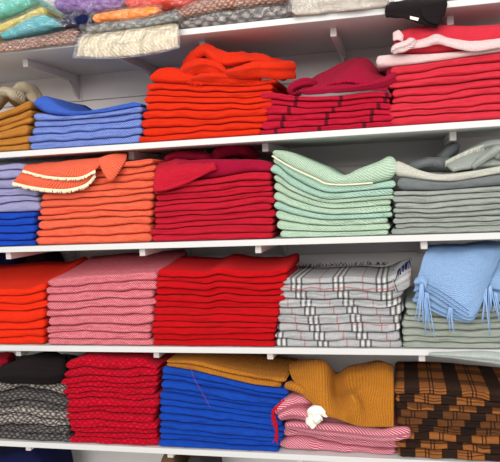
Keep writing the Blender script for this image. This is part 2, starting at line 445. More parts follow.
class Cloth:
    """a cloth made of one or several sheets / padded folds, joined in one mesh"""
    def __init__(s, yf, seed=1): s.yf = yf; s.V = []; s.F = []; s.U = []; s.seed = seed
    def sheet(s, rows, thick=0.006, nu=30, nv=22, wr=0.003, wf=20.0, wdir=(1, 1, 1)):
        g = grid_from(wv(rows, s.yf), nu, nv)
        nrm = []
        for i in range(nv + 1):
            r = []
            for c in range(nu + 1):
                a = g[min(i + 1, nv)][c] - g[max(i - 1, 0)][c]; b = g[i][min(c + 1, nu)] - g[i][max(c - 1, 0)]
                n = b.cross(a); n = n.normalized() if n.length > 1e-9 else Vector((0, -1, 0)); r.append(n)
            nrm.append(r)
        base = len(s.V); ou = random.Random(s.seed).uniform(0, .3)
        arcs = [0]; 
        for i in range(1, nv + 1): arcs.append(arcs[-1] + (g[i][nu // 2] - g[i - 1][nu // 2]).length)
        wid = [0]
        for c in range(1, nu + 1): wid.append(wid[-1] + (g[nv // 2][c] - g[nv // 2][c - 1]).length)
        for side in (1, -1):
            for i in range(nv + 1):
                for c in range(nu + 1):
                    p = g[i][c]; q = Vector((p.x * wf * wdir[0], p.y * wf * wdir[1], p.z * wf * wdir[2] + s.seed * 7))
                    d = wr * (noise.noise(q) + 0.45 * noise.noise(q * 2.3))
                    ed = min(i, nv - i, c, nu - c)
                    th = thick / 2 * (0.35 if ed == 0 else 1)
                    s.V.append(p + nrm[i][c] * (d + side * th)); s.U.append((wid[c] + ou, arcs[i] + ou))
        n1 = nu + 1; off = (nv + 1) * n1
        for i in range(nv):
            for c in range(nu):
                a = base + i * n1 + c
                s.F.append((a, a + 1, a + n1 + 1, a + n1)); b = a + off; s.F.append((b, b + n1, b + n1 + 1, b + 1))
        bd = [(0, c) for c in range(n1)] + [(i, nu) for i in range(1, nv + 1)] + [(nv, c) for c in range(nu - 1, -1, -1)] + [(i, 0) for i in range(nv - 1, 0, -1)]
        for k in range(len(bd)):
            a = bd[k]; b = bd[(k + 1) % len(bd)]
            ia = base + a[0] * n1 + a[1]; ib = base + b[0] * n1 + b[1]
            s.F.append((ia, ia + off, ib + off, ib))
        return s
    def fold(s, pts, n=34, m=18, wr=0.004, wf=22.0, sq=0.8, along=0.35):
        """padded fold: pts (px, py, dy, vertical radius px, depth radius m)"""
        P3 = [P(a, b, s.yf + d) for a, b, d, _, _ in pts]
        rv = [q[3] * MPP for q in pts]; rd = [q[4] for q in pts]
        base = len(s.V); arc = 0; prev = None
        for i in range(n + 1):
            t = i / n
            # cosine spacing keeps the ends round
            c = spline(P3, t); tan = (spline(P3, min(1, t + 0.02)) - spline(P3, max(0, t - 0.02))).normalized()
            dy = Vector((0, 1, 0)); dy = (dy - tan * dy.dot(tan)); dy = dy.normalized() if dy.length > 0.1 else Vector((1, 0, 0))
            up = dy.cross(tan).normalized()
            if up.z < 0 and abs(up.z) > .3: up = -up
            if prev is not None and up.dot(prev) < 0: up = -up
            prev = up
            e = min(t, 1 - t) / 0.10; k = math.sqrt(max(0.0, 1 - (1 - min(e, 1)) ** 2)) * 0.97 + 0.03
            a_, b_ = spline(rv, t) * k, spline(rd, t) * k
            if i: arc += (c - last).length
            last = c
            for j in range(m):
                an = 2 * math.pi * j / m; ca, sa = math.cos(an), math.sin(an)
                ca = math.copysign(abs(ca) ** sq, ca); sa = math.copysign(abs(sa) ** sq, sa)
                p = c + up * (sa * a_) + dy * (-ca * b_)
                q = Vector((arc * wf * along, an * 1.1, s.seed * 5.0)); q2 = p * wf * 1.6
                d = wr * k * (1.5 * noise.noise(Vector((q.x, 1.6 * math.cos(an), 1.6 * math.sin(an) + q.z))) + 0.5 * noise.noise(q2))
                s.V.append(p + (up * sa + dy * (-ca)) * d); s.U.append((arc, an * (a_ + b_) / 2))
        for i in range(n):
            for j in range(m):
                a = base + i * m + j; b = base + i * m + (j + 1) % m
                s.F.append((a, b, b + m, a + m))
        s.F.append(tuple(base + j for j in range(m))[::-1]); s.F.append(tuple(base + n * m + j for j in range(m)))
        return s
    def build(s, name, mat, label, cat='scarf', group=None, parent=None):
        o = mesh_obj(name, s.V, s.F, MATS[mat], parent, s.U)
        if not parent: tag(o, label, cat, group)
        return o

def fringe(parent, mat, edge, yf, length, n, dirn=(0, 1), r=0.0011, seed=3, name='fringe', jitter=0.35, label=None):
    """strands hanging from an edge given as (px,py,dy)"""
    rr = random.Random(seed); pts = [P(a, b, yf + d) for a, b, d in edge]
    V = []; Fc = []
    for i in range(n):
        p = spline(pts, (i + rr.uniform(0.1, 0.9)) / n)
        ln = length * rr.uniform(0.7, 1.25)
        d = Vector((dirn[0] + rr.uniform(-jitter, jitter), rr.uniform(-0.3, 0.02), -dirn[1] + rr.uniform(-.15, .15))).normalized()
        bend = Vector((rr.uniform(-.3, .3), rr.uniform(-.2, 0.0), -0.25))
        b = len(V)
        for k in range(4):
            q = p + (d * (k / 3) + bend * (k / 3) ** 2 * 0.5) * ln * MPP
            rad = r * (1.15 - 0.25 * k / 3)
            for j in range(4):
                a = math.pi / 2 * j; V.append(q + Vector((math.cos(a) * rad, math.sin(a) * rad, (math.sin(a)) * rad * .3)))
        for k in range(3):
            for j in range(4):
                a0 = b + k * 4 + j; a1 = b + k * 4 + (j + 1) % 4
                Fc.append((a0, a1, a1 + 4, a0 + 4))
        Fc.append((b, b + 3, b + 2, b + 1)); Fc.append((b + 12, b + 13, b + 14, b + 15))
    o = mesh_obj(name, V, Fc, MATS[mat], parent)
    if label: o['label'] = label
    return o

def tube(parent, mat, pts, yf, r, name, seed=0):
    W3 = [P(a, b, yf + d) for a, b, d in pts]; V = []; Fc = []; n = 14
    for i in range(n + 1):
        c = spline(W3, i / n); tn = (spline(W3, min(1, i / n + .03)) - spline(W3, max(0, i / n - .03))).normalized()
        s1 = tn.cross(Vector((0, 1, 0.01))).normalized(); s2 = tn.cross(s1)
        for j in range(6):
            a = math.pi / 3 * j; V.append(c + s1 * math.cos(a) * r + s2 * math.sin(a) * r)
    for i in range(n):
        for j in range(6):
            a = i * 6 + j; b = i * 6 + (j + 1) % 6; Fc.append((a, b, b + 6, a + 6))
    Fc.append(tuple(range(6))[::-1]); Fc.append(tuple(n * 6 + j for j in range(6)))
    return mesh_obj(name, V, Fc, MATS[mat], parent)

# ------------------------------------------------------------------ shelf A : stacks
st = {}
st['mustard'] = stack('A', 6, 'mustard brown scarf', 'of the stack left of the periwinkle one', 'mustard brown scarves', 'mustard_brown', (-85, 150, -80, 110), (29, 150, 33, 100),
    [(-80, 122), (-30, 118), (0, 112), (18, 105), (33, 99)], 11, ends=0.6)
st['peri'] = stack('A', 4, 'periwinkle blue scarf', 'of the four flat ones beside the mustard stack', 'periwinkle scarves', 'periwinkle', (30, 148, 34, 120), (141, 142, 143, 112),
    [(32, 121), (60, 120), (100, 117), (142, 112)], 12)
st['orange'] = stack('A', 8, 'orange-red scarf', 'of the stack right of the periwinkle one', 'orange-red scarves', 'orange_red', (140, 141, 150, 83), (263, 134, 276, 82),
    [(150, 83), (180, 84), (220, 86), (250, 86), (276, 83)], 13)
st['bars'] = stack('A', 6, 'crimson scarf with dark bars', 'of the barred stack right of orange-red', 'striped crimson scarves', 'crimson_bars', (263, 139, 265, 92), (396, 131, 392, 90),
    [(265, 92), (300, 96), (340, 95), (375, 91), (393, 92)], 14, udrift=-.012)
st['redpink'] = stack('A', 8, 'red-pink heathered scarf', 'of the stack right of the striped crimson one', 'red-pink scarves', 'red_pink', (391, 127, 394, 65), (548, 116, 550, 50),
    [(393, 66), (430, 62), (470, 56), (500, 52), (550, 48)], 15)
# ------------------------------------------------------------------ shelf B
st['royal'] = stack('B', 5, 'royal blue scarf', 'of the blue stack under the lavender scarves', 'royal blue scarves', 'royal_blue', (-80, 247, -80, 214), (36, 247, 37, 212),
    [(-80, 214), (0, 213), (36, 212)], 21)
_, ftr, _, _ = st['royal']
st['lav'] = stack('B', 6, 'lavender grey scarf', 'of the lavender pile on royal blue', 'lavender scarves', 'lavender', (-80, 213, -75, 165), (41, 212, 30, 165),
    [(-75, 172), (0, 165), (16, 163), (32, 166)], 22, base=lambda x: ftr(x) + 0.001)
st['coral'] = stack('B', 11, 'coral woven scarf', 'of the coral stack beside the blue pile', 'coral scarves', 'coral', (36, 246, 46, 165), (150, 242, 156, 160),
    [(45, 168), (80, 165), (120, 162), (156, 158)], 23)
st['crimson'] = stack('B', 10, 'crimson scarf', 'of the stack between coral and mint', 'crimson scarves', 'crimson', (152, 244, 158, 185), (276, 238, 273, 172),
    [(156, 184), (180, 181), (215, 178), (250, 172), (274, 172)], 24, mats=['crimson'] * 10)
st['mint'] = stack('B', 8, 'mint green scarf', 'of the mint stack', 'mint scarves', 'mint', (282, 237, 273, 166), (388, 236, 398, 188),
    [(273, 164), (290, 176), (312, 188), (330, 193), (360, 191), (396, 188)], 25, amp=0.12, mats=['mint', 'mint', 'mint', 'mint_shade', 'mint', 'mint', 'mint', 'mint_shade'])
st['grey'] = stack('B', 8, 'sage grey scarf', 'of the stack right of the mint one', 'grey scarves right of the mint stack', 'sage_grey', (396, 235, 398, 190), (548, 231, 550, 186),
    [(397, 191), (430, 191), (470, 188), (500, 186), (550, 184)], 26, crease=0.5)
# ------------------------------------------------------------------ shelf C
st['verm'] = stack('C', 7, 'vermilion scarf', 'of the stack left of the pink weave one', 'vermilion scarves', 'vermilion', (-80, 343, -80, 290), (46, 343, 46, 284),
    [(-80, 294), (0, 289), (25, 289), (46, 283)], 31, back=(33, 262))
st['pink'] = stack('C', 9, 'pink and white woven scarf', 'of the stack between vermilion and red', 'pink weave scarves', 'pink_weave', (48, 343, 48, 278), (152, 344, 158, 272),
    [(47, 279), (80, 276), (120, 274), (158, 272)], 32, back=(110, 254))
st['red'] = stack('C', 12, 'bright red scarf', 'of the red stack beside the grey check one', 'bright red scarves', 'red', (154, 344, 158, 270), (275, 346, 291, 264),
    [(157, 269), (185, 270), (205, 271), (219, 267), (240, 270), (270, 270), (291, 266)], 33, back=(220, 257), depth=.2)
st['plaid'] = stack('C', 9, 'grey check plaid scarf', 'of the plaid stack right of the red one', 'grey check scarves', 'check_plaid', (277, 347, 285, 278), (402, 350, 407, 272),
    [(284, 278), (310, 279), (350, 277), (385, 278), (407, 270)], 34, back=(340, 267), amp=0.25, udrift=.009)
st['sage'] = stack('C', 7, 'sage grey scarf', 'of the stack under the light blue fringed scarf', 'grey scarves on the third shelf', 'sage', (406, 351, 407, 302), (550, 356, 550, 296),
    [(406, 303), (440, 306), (480, 306), (550, 298)], 35, crease=0.5)
# ------------------------------------------------------------------ shelf D
st['gknit'] = stack('D', 7, 'grey chunky knit scarf', 'of the stack left of red knit', 'grey knit scarves', 'grey_knit', (-80, 442, -80, 376), (71, 446, 68, 386),
    [(-80, 376), (0, 380), (20, 378), (45, 383), (68, 386)], 41, amp=0.4, jx=0.007, mats=['charcoal_knit', 'charcoal_knit', 'grey_knit', 'grey_knit', 'charcoal_knit', 'charcoal_knit', 'grey_knit'], weights=[.9, .8, 1, 1, .9, 1, 1.5])
st['rknit'] = stack('D', 11, 'red chunky knit scarf', 'of the knit stack beside the cobalt blue one', 'red knit scarves', 'red_knit', (74, 448, 63, 378), (156, 448, 160, 374),
    [(62, 379), (90, 376), (130, 378), (160, 376)], 42, amp=0.42, jx=0.010)
st['cobalt'] = stack('D', 12, 'cobalt blue scarf', 'of the blue stack right of the red knit', 'cobalt blue scarves', 'cobalt', (159, 450, 165, 372), (280, 453, 290, 392),
    [(162, 367), (190, 371), (220, 378), (250, 385), (279, 389), (290, 390)], 43, crease=0.5)
st['rasp'] = stack('D', 3, 'pink and raspberry striped scarf', 'of the soft pile under the mustard knit', 'raspberry striped scarves', 'raspberry_stripe', (283, 450, 277, 412), (398, 454, 409, 428),
    [(277, 408), (295, 408), (320, 414), (350, 424), (385, 430), (409, 428)], 44, weights=[0.8, 1, 1.3], wr=0.004, ends=0.9, front=0.02)
st['rust'] = stack('D', 9, 'rust and black plaid scarf', 'of the stack at the right end', 'rust plaid scarves', 'rust_plaid', (401, 454, 395, 388), (550, 462, 552, 394),
    [(394, 387), (430, 388), (470, 391), (500, 394), (550, 398)], 45, back=(450, 366), amp=0.35, crease=0.5, udrift=-.014)
# ------------------------------------------------------------------ cloths lying on the stacks
YA = YF + 0.004
def one(name, mat, label, xl, xr, fb, top, dy=0.004, depth=0.26, seed=1, back=None, cat='scarf', group=None, parent=None, **kw):
    """a single folded cloth resting on curve fb, its top edge given in px"""
    yf = YF + dy
    ft = pxcurve(top, yf)
    a, b = P(xl[0], xl[1], yf).x, P(xr[0], xr[1], yf).x
    dz = 0
    if back: p = P(back[0], back[1], yf + depth); dz = p.z - ft(p.x)
    f0 = lambda x: fb(x) + 0.0008
    o = slab(name, MATS[mat], a, b, f0, ft, yf, yf + depth, seed, dzb=dz, parent=parent, **kw)
    if not parent: tag(o, label, cat, group)
    return o, ft
T = {k: v[1] for k, v in st.items()}

c = Cloth(YA, 3)
c.fold([(-8, 110, .09, 5, .03), (-2, 100, .09, 6, .035), (7, 93, .09, 6, .04), (15, 95, .08, 5.5, .04), (18, 102, .07, 4, .03)], wr=.003)
c.fold([(12, 105, .14, 4, .05), (19, 97, .15, 7, .05), (26, 90, .16, 8, .05), (33, 96, .17, 6.5, .05), (42, 106, .17, 3, .04)], wr=.004)
c.build('rolled_scarf', 'beige', 'beige scarf loosely rolled on top of the mustard brown stack')

_, t1 = one('folded_scarf', 'periwinkle', 'periwinkle scarf dipping at left, directly under the darker blue drape', (33, 120), (142, 112), T['peri'],
    [(33, 113), (60, 116), (75, 115.5), (100, 113), (125, 109), (142, 106)], seed=71)
one('draped_scarf', 'cornflower', 'darker blue scarf sagging on top of the periwinkle stack', (33, 105), (141, 104), t1,
    [(33, 94), (40, 94), (48, 98), (60, 106), (75, 111), (100, 108.5), (120, 104.5), (133, 102), (141, 103)], seed=72, ends=.8, wr=.004)

# orange-red
_, t1 = one('folded_scarf', 'orange_red', 'orange-red scarf with a humped left end, just under the crumpled one', (149, 80), (277, 80), T['orange'],
    [(149, 72), (158, 67), (170, 66), (184, 70), (200, 77), (240, 81), (277, 79)], seed=73, wr=.004, ends=.8)
c = Cloth(YA, 5)
c.sheet([[(190, 70, .2), (214, 66, .2), (245, 60, .2), (270, 60, .22), (288, 68, .22)], [(185, 64, .11), (206, 56, .11), (232, 55, .1), (262, 57, .1), (290, 66, .12)],
         [(182, 64, .06), (203, 46, .06), (224, 54, .03), (256, 56, .05), (289, 64, .08)], [(184, 70, .04), (203, 50, .03), (223, 62, .0), (254, 60, .02), (288, 66, .06)],
         [(187, 73, .05), (204, 55, .04), (227, 66, .02), (256, 62, .05), (284, 66, .08)]], wr=.007, thick=.010, wf=32)
c.sheet([[(203, 44, .06), (212, 48, .05), (222, 55, .04)], [(204, 48, .03), (213, 54, .015), (226, 62, .01)], [(206, 55, .03), (213, 60, .01), (219, 64, .0)], [(208, 60, .05), (215, 62, .03), (222, 63, .02)]], wr=.003, thick=.007, nu=18, nv=18)
c.fold([(183, 76, .05, 6, .03), (193, 69, .03, 8, .03), (207, 66, .015, 7, .03), (219, 69, .01, 6, .03), (226, 75, .015, 4, .02)], wr=.008, wf=34)
c.fold([(228, 75, .02, 4.5, .025), (244, 72, .0, 6.5, .03), (260, 69, -.002, 7.5, .03), (276, 70, .005, 8, .035), (292, 71, .05, 7.5, .03)], wr=.008, wf=30)
c.fold([(190, 81, .02, 2.5, .02), (205, 78, .01, 4.5, .025), (225, 78, .01, 5, .025), (248, 79, .015, 3.5, .02), (262, 79, .02, 2, .02)], wr=.006, wf=36)
o = c.build('crumpled_scarf', 'orange_red', 'crumpled orange-red fringed scarf heaped on the orange-red stack')
fringe(o, 'orange_red', [(188, 80, .0), (198, 82, -.005), (208, 80, 0)], YA, 4, 26)
fringe(o, 'orange_red', [(228, 79, .0), (240, 79, -.005), (254, 77, 0)], YA, 4, 26)

# striped crimson
c = Cloth(YA, 7)
c.sheet([[(300, 92, .02), (325, 90, .02), (350, 89, .02), (372, 88, .02), (389, 90, .02)], [(303, 84, .05), (328, 79, .06), (350, 76, .06), (370, 76, .06), (385, 83, .06)],
         [(312, 80, .12), (332, 70, .12), (352, 64, .12), (368, 66, .12), (381, 76, .12)], [(325, 76, .2), (342, 66, .2), (354, 60, .18), (366, 61, .18), (378, 72, .2)],
         [(332, 82, .26), (345, 80, .26), (356, 78, .26), (366, 78, .26), (376, 84, .26)]], wr=.004, thick=.008)
c.sheet([[(350, 63, .15), (366, 60, .15), (382, 74, .15)], [(334, 76, .07), (358, 69, .05), (385, 80, .05)], [(316, 89, .015), (350, 82, -.008), (388, 89, .0)]], wr=.005, thick=.009, wf=26)
c.sheet([[(330, 80, .06), (352, 78, .03), (386, 82, .03)], [(304, 91, .005), (340, 90, -.012), (388, 90, -.006)]], wr=.004, thick=.008, nv=14)
c.fold([(300, 94, .05, 2.5, .02), (292, 91, .035, 3.5, .02), (295, 86, .03, 4, .025), (306, 83, .04, 4.5, .03), (316, 84, .05, 3, .02)], wr=.002)
c.fold([(300, 92, .01, 2.5, .015), (325, 91, .005, 2.5, .015), (350, 89, .0, 3, .02), (375, 85, .0, 4.5, .02), (391, 80, .02, 5.5, .025), (391, 74, .07, 4, .03)], wr=.003)
c.build('crumpled_scarf', 'maroon', 'crimson scarf with shade in its colour, peaked on top of the striped crimson stack')  # maroon here puts the shading of the peak into the cloth colour

# red-pink with pale lining
_, t1 = one('folded_scarf', 'blush', 'pale pink scarf with rolled left end between two red-pink scarves', (376, 64), (550, 48), lambda x: T['redpink'](x),
    [(376, 55), (392, 53.5), (430, 53), (470, 50), (500, 46), (550, 42)], seed=75, ends=.28)
o, t2 = one('folded_scarf', 'red_pink', 'red-pink scarf with pale wavy lining on top of the right stack', (394, 42), (550, 34), t1,
    [(394, 34), (402, 28), (430, 23), (470, 23.5), (500, 22), (550, 20)], seed=76, wr=.004)
c = Cloth(YA, 9)
c.sheet([[(409, 41, -.008), (425, 39, -.008), (437, 35, -.008), (450, 38, -.008), (470, 42, -.008), (500, 38, -.008), (550, 35, -.008)], [(409, 44, -.02), (425, 43, -.018), (437, 40, -.024), (450, 43, -.018), (470, 47, -.02), (500, 43, -.018), (550, 40, -.018)],
         [(409, 49, -.016), (425, 47, -.014), (438, 44, -.014), (452, 47, -.014), (472, 51, -.016), (500, 48, -.014), (550, 45, -.014)]], nu=50, nv=10, wr=.003, wf=30, thick=.007)
c.fold([(393, 52, -.014, 2, .01), (397, 49, -.02, 4, .012), (404, 47, -.02, 4, .012), (411, 43, -.018, 4, .01), (414, 40, -.014, 2, .008)], wr=.004, wf=40)
c.sheet([[(393, 33, -.004), (399, 30, -.006), (404, 36, -.006)], [(393, 41, -.01), (398, 40, -.012), (403, 42, -.012)]], nu=8, nv=8, wr=.002, thick=.005)
c.build('lining', 'blush', '', parent=o)['label'] = 'pale pink lining'

# coral fringed
c = Cloth(YA, 11)
c.sheet([[(30, 166, .14), (60, 162, .14), (96, 159, .12)], [(20, 174, -.014), (52, 173, -.014), (90, 166, -.012)], [(13, 182, -.02), (36, 187, -.026), (64, 189, -.026), (85, 184, -.022), (95, 174, -.018)]], wr=.003)
c.sheet([[(27, 166, .16), (64, 163, .16), (120, 160, .16)], [(25, 166, .01), (60, 164, -.01), (104, 158, .02)], [(23, 170, -.022), (48, 176, -.036), (78, 177, -.036), (95, 170, -.03), (104, 160, -.012)]], wr=.003)
c.sheet([[(97, 159, -.014), (112, 154, .01), (127, 154, .04)], [(100, 166, -.028), (113, 164, -.022), (126, 160, .0)], [(105, 176, -.03), (111, 181, -.03), (119, 172, -.022)]], wr=.002, nu=16, nv=14)
o = c.build('fringed_scarf', 'coral', 'coral scarf with cream fringe draped over the coral stack and lavender pile')
fringe(o, 'cream', [(13, 182, -.022), (36, 187, -.028), (64, 189, -.028), (85, 184, -.024), (95, 174, -.02)], YA, 3.4, 200, r=.0015, label='cream fringe')
fringe(o, 'cream', [(23, 170, -.024), (48, 176, -.038), (78, 177, -.038), (95, 170, -.032)], YA, 2.6, 150, r=.0015, label='cream fringe')

# crimson on shelf B
_, t1 = one('folded_scarf', 'maroon', 'dark crimson scarf lying on the crimson stack between coral and mint', (156, 176), (274, 168), T['crimson'],
    [(156, 172), (175, 162), (200, 159), (230, 159), (262, 160), (274, 164)], seed=77, wr=.004, ends=.8)
c = Cloth(YA, 13)
c.fold([(212, 156, .12, 5, .05), (228, 151, .14, 6, .06), (242, 151, .15, 6, .06), (253, 155, .14, 4, .05)], wr=.005)
c.fold([(164, 162, .10, 4, .04), (180, 157, .12, 5, .05), (200, 157, .13, 4, .05), (214, 158, .12, 3, .04)], wr=.005)
o = c.build('crumpled_scarf', 'maroon', 'crumpled dark crimson scarf behind the top of the crimson stack beside coral')
fringe(o, 'maroon', [(166, 159, .08), (182, 153, .09), (204, 154, .1)], YA, 4, 40, dirn=(-.3, -.8), jitter=.8)
c = Cloth(YA, 14)
c.sheet([[(158, 164, .06), (185, 161, .06), (218, 163, .05)], [(155, 174, -.012), (178, 170, -.016), (216, 166, -.006)], [(153, 192, -.02), (168, 190, -.022), (190, 182, -.02), (217, 168, -.01)]], wr=.006, wf=30, thick=.012)
c.build('scarf_flap', 'crimson', 'bright crimson scarf end folded over the left of the crimson stack front')

# mint
MINT = [(272, 157), (292, 169), (316, 180), (327, 185), (346, 186), (373, 184), (396, 180)]
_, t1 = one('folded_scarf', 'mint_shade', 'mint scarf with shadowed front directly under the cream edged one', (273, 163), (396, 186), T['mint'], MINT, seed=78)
o, _ = one('draped_scarf', 'mint', 'mint scarf with cream edge sagging deeply on the mint stack', (272, 154), (398, 166), t1,
    [(272, 150), (287, 151), (305, 158), (324, 166), (343, 175), (357, 169), (378, 161), (392, 154), (398, 154)], seed=79, ends=.5)
tube(o, 'cream', [(a, b - 1.2, -.006) for a, b in MINT[:-1]], YF, .0022, 'edging')['label'] = 'cream edging'

# grey on shelf B
GB = [(395, 177), (424, 180), (450, 182), (476, 178), (500, 174), (550, 170)]
_, t1 = one('folded_scarf', 'dark_grey', 'darker grey scarf under the pale one right of mint', (397, 184), (550, 180), T['grey'], GB, seed=80)
_, t2 = one('folded_scarf', 'pale_grey', 'pale cream grey scarf dipping on the grey stack right of mint', (394, 168), (550, 168), t1,
    [(394, 160), (404, 163), (420, 170), (440, 174), (471, 171), (500, 166), (550, 160)], seed=81, ends=.3)
c = Cloth(YA, 15)
c.fold([(408, 169, .09, 4, .04), (425, 165, .12, 6, .06), (446, 165, .13, 7, .06), (468, 167, .1, 5, .05)], wr=.006)
c.fold([(438, 162, .16, 5, .04), (447, 154, .17, 6, .04), (454, 148, .18, 5, .04)], wr=.004)
c.build('crumpled_scarf', 'dark_grey', 'crumpled dark grey scarf lying on the pale cream grey scarf')
c = Cloth(YA, 16)
c.sheet([[(448, 162, .2), (470, 150, .2), (492, 143, .2), (540, 140, .2)], [(446, 166, .08), (466, 158, .06), (490, 152, .06), (540, 148, .06)], [(452, 171, .03), (470, 168, .02), (486, 166, .02), (540, 160, .02)]], wr=.004, thick=.012)
c.fold([(446, 163, .1, 3, .03), (464, 155, .09, 4, .03), (482, 148, .09, 5, .03), (496, 145, .08, 5, .03), (520, 146, .08, 5, .03)], wr=.003)
c.fold([(472, 167, .02, 3, .02), (480, 161, .015, 3.5, .02), (489, 155, .015, 4, .02), (498, 151, .02, 5, .025), (500, 160, .02, 4, .02)], wr=.003)
o = c.build('fringed_scarf', 'sage_grey', 'light grey fringed scarf rolled on top of the grey stack at right')
fringe(o, 'pale_grey', [(446, 161, .07), (464, 152, .06), (482, 145, .06), (500, 141, .06)], YA, 5, 70, dirn=(.1, .9), r=.0013, label='pale fringe')

# grey check : fringe and turned up right end
top_plaid = st['plaid'][0][-1]
fringe(top_plaid, 'black_wool', [(300, 268, .24), (340, 266, .25), (386, 265, .25)], YA, 5, 60, dirn=(0, -.8), jitter=1.0, r=.0011, label='black and white fringe')
c = Cloth(YA, 17)
c.sheet([[(392, 272, .12), (402, 262, .14), (412, 258, .16)], [(393, 282, .01), (402, 276, .0), (411, 270, .02)], [(396, 292, -.006), (404, 290, -.008), (410, 286, -.004)]], nu=14, nv=16, wr=.002)
o = c.build('scarf_end', 'check_plaid', 'grey check scarf end turned up beside the light blue fringed scarf')
fringe(o, 'navy', [(398, 270, .0), (404, 264, .02), (410, 260, .04)], YA, 9, 14, dirn=(-.1, .9), r=.0011, jitter=.25, label='dark navy fringe')

# light blue
c = Cloth(YA, 19)
LB = lambda dz, dd: [(414 + dz * .2, 292 + dz, -.03 + dd), (424 + dz * .3, 290 + dz, -.042 + dd), (444 + dz * .2, 302 + dz, -.044 + dd), (472, 318 + dz * .2, -.044 + dd), (486, 290 + dz, -.03 + dd), (496, 266 + dz, -.02 + dd)]
c.sheet([[(429, 246, .22), (440, 245, .22), (458, 244, .22), (475, 243, .22), (490, 242, .22), (505, 242, .22)], [(426, 251, .05), (438, 252, .04), (456, 253, .03), (474, 252, .03), (490, 250, .04), (503, 247, .06)],
         [(419, 272, -.015), (433, 274, -.03), (450, 280, -.035), (472, 284, -.036), (488, 270, -.024), (499, 258, -.01)], LB(0, 0)], nu=50, nv=34, wr=.006, wf=16, thick=.005)
c.sheet([[(417, 280, -.008), (430, 282, -.02), (450, 292, -.022), (470, 306, -.022), (484, 290, -.01), (494, 270, .0)], [(415, 298, -.022), (425, 296, -.034), (445, 308, -.036), (472, 320.5, -.036), (485, 294, -.02), (494, 272, -.012)]], nu=36, nv=12, wr=.003, thick=.005)
c.sheet([[(417, 288, .0), (430, 290, -.012), (450, 300, -.014), (470, 312, -.014)], [(413, 302, -.014), (424, 303, -.026), (446, 314, -.028), (471, 322, -.028)]], nu=30, nv=12, wr=.003, thick=.005)
c.sheet([[(416, 294, .008), (430, 297, -.004), (450, 306, -.006), (470, 316, -.006)], [(412, 300, -.006), (423, 307, -.018), (448, 318, -.02), (470, 323, -.02)]], nu=30, nv=12, wr=.003, thick=.005)
c.sheet([[(416, 279, -.03), (422, 276, -.036), (428, 281, -.04)], [(414, 282, -.044), (421, 280, -.05), (427, 285, -.05)], [(415, 285, -.04), (421, 284, -.046), (426, 290, -.046)]], nu=14, nv=10, wr=.002, thick=.005)
c.sheet([[(496, 252, .04), (520, 248, .05), (555, 248, .05)], [(491, 274, -.012), (515, 274, -.014), (555, 272, -.014)], [(488, 288, -.018), (512, 292, -.022), (555, 292, -.02)]], nu=20, nv=18, wr=.006)
c.sheet([[(491, 284, .0), (515, 284, -.0), (555, 284, -.0)], [(489, 300, -.012), (512, 303, -.014), (555, 303, -.014)]], nu=20, nv=12, wr=.004)
o = c.build('fringed_scarf', 'sky_blue', 'light blue scarf with hanging tassels draped on the sage grey stack')
for q in range(2):
    tube(o, 'denim_line', [(427 + q, 284 + 5 * q, -.054), (440 + q, 291 + 5 * q, -.055), (455, 301 + 5 * q, -.056), (469, 311 + 4 * q, -.056)], YA, .0009, 'border_line')['label'] = 'thin dark blue border line'
for k, (ed, ln, n) in enumerate([([(420, 284, -.056), (423, 284, -.056)], 34, 7), ([(425, 292, -.05), (428, 293, -.05)], 38, 7), ([(449, 307, -.05), (452, 308, -.05)], 20, 6), ([(484, 292, -.036), (487, 288, -.034)], 36, 7), ([(489, 287, -.034), (491, 285, -.034)], 30, 6), ([(494, 292, -.03), (497, 293, -.03)], 24, 4)]):
    fringe(o, 'sky_blue', ed, YA, ln * .8, n, r=.0015, seed=20 + k, name='tassel', jitter=.13)

c = Cloth(YF, 21)
c.fold([(428, 354, -.012, 2, .006), (455, 355, -.016, 3.2, .008), (485, 357, -.018, 5, .01), (512, 360, -.019, 5.5, .011), (550, 362, -.019, 6, .011)], wr=.002)
c.build('scarf_edge', 'sage_pale', 'sage grey scarf edge hanging over the shelf front at far right')

# behind the vermilion stack
for nm, mt, lb, xl, xr, tp, sd in (('folded_sweater', 'navy', 'navy folded garment at far left behind the vermilion stack', (-70, 268), (17, 268), [(-70, 250), (0, 253), (17, 258)], 90),
                                   ('folded_sweater', 'black_wool', 'black folded garment between navy and pink, behind the vermilion stack', (19, 268), (50, 268), [(19, 254), (40, 254), (50, 262)], 91)):
    zc = SHELF['C']
    one(nm, mt, lb, xl, xr, lambda x: zc, tp, dy=.30, depth=.13, seed=sd, cat='garment', ends=.15, wr=.004)

# ------------------------------------------------------------------ shelf D tops
c = Cloth(YA, 23)
c.fold([(6, 370, .06, 7, .05), (18, 369, .05, 9, .09), (28, 367, .04, 12, .09), (40, 366, .04, 13.5, .1), (54, 367, .05, 13, .09), (66, 366, .07, 12, .06)], wr=.005, sq=.7)
c.build('folded_sweater', 'black_wool', 'black soft folded garment on top of the grey knit stack', 'garment')
c = Cloth(YA, 24)
c.fold([(-40, 364, .17, 9, .06), (-12, 362, .17, 8, .06), (2, 360, .17, 7, .06), (13, 358, .18, 5, .05)], wr=.004)
c.build('crumpled_scarf', 'crimson', 'dark red scarf at the far left behind the black garment')

_, t1 = one('folded_scarf', 'red_knit', 'red chunky knit scarf, uneven, second from top of the knit stack', (64, 376), (158, 372), T['rknit'],
    [(63, 371), (85, 368), (115, 371), (140, 368), (160, 369)], seed=82, wr=.004, ends=.8)
one('folded_scarf', 'red_knit', 'red chunky knit scarf nearly touching the shelf above the red stack', (65, 365), (158, 366), t1,
    [(65, 361), (85, 357), (115, 359), (140, 360), (148, 363), (158, 366)], seed=83, wr=.005, back=(115, 353), ends=.8)

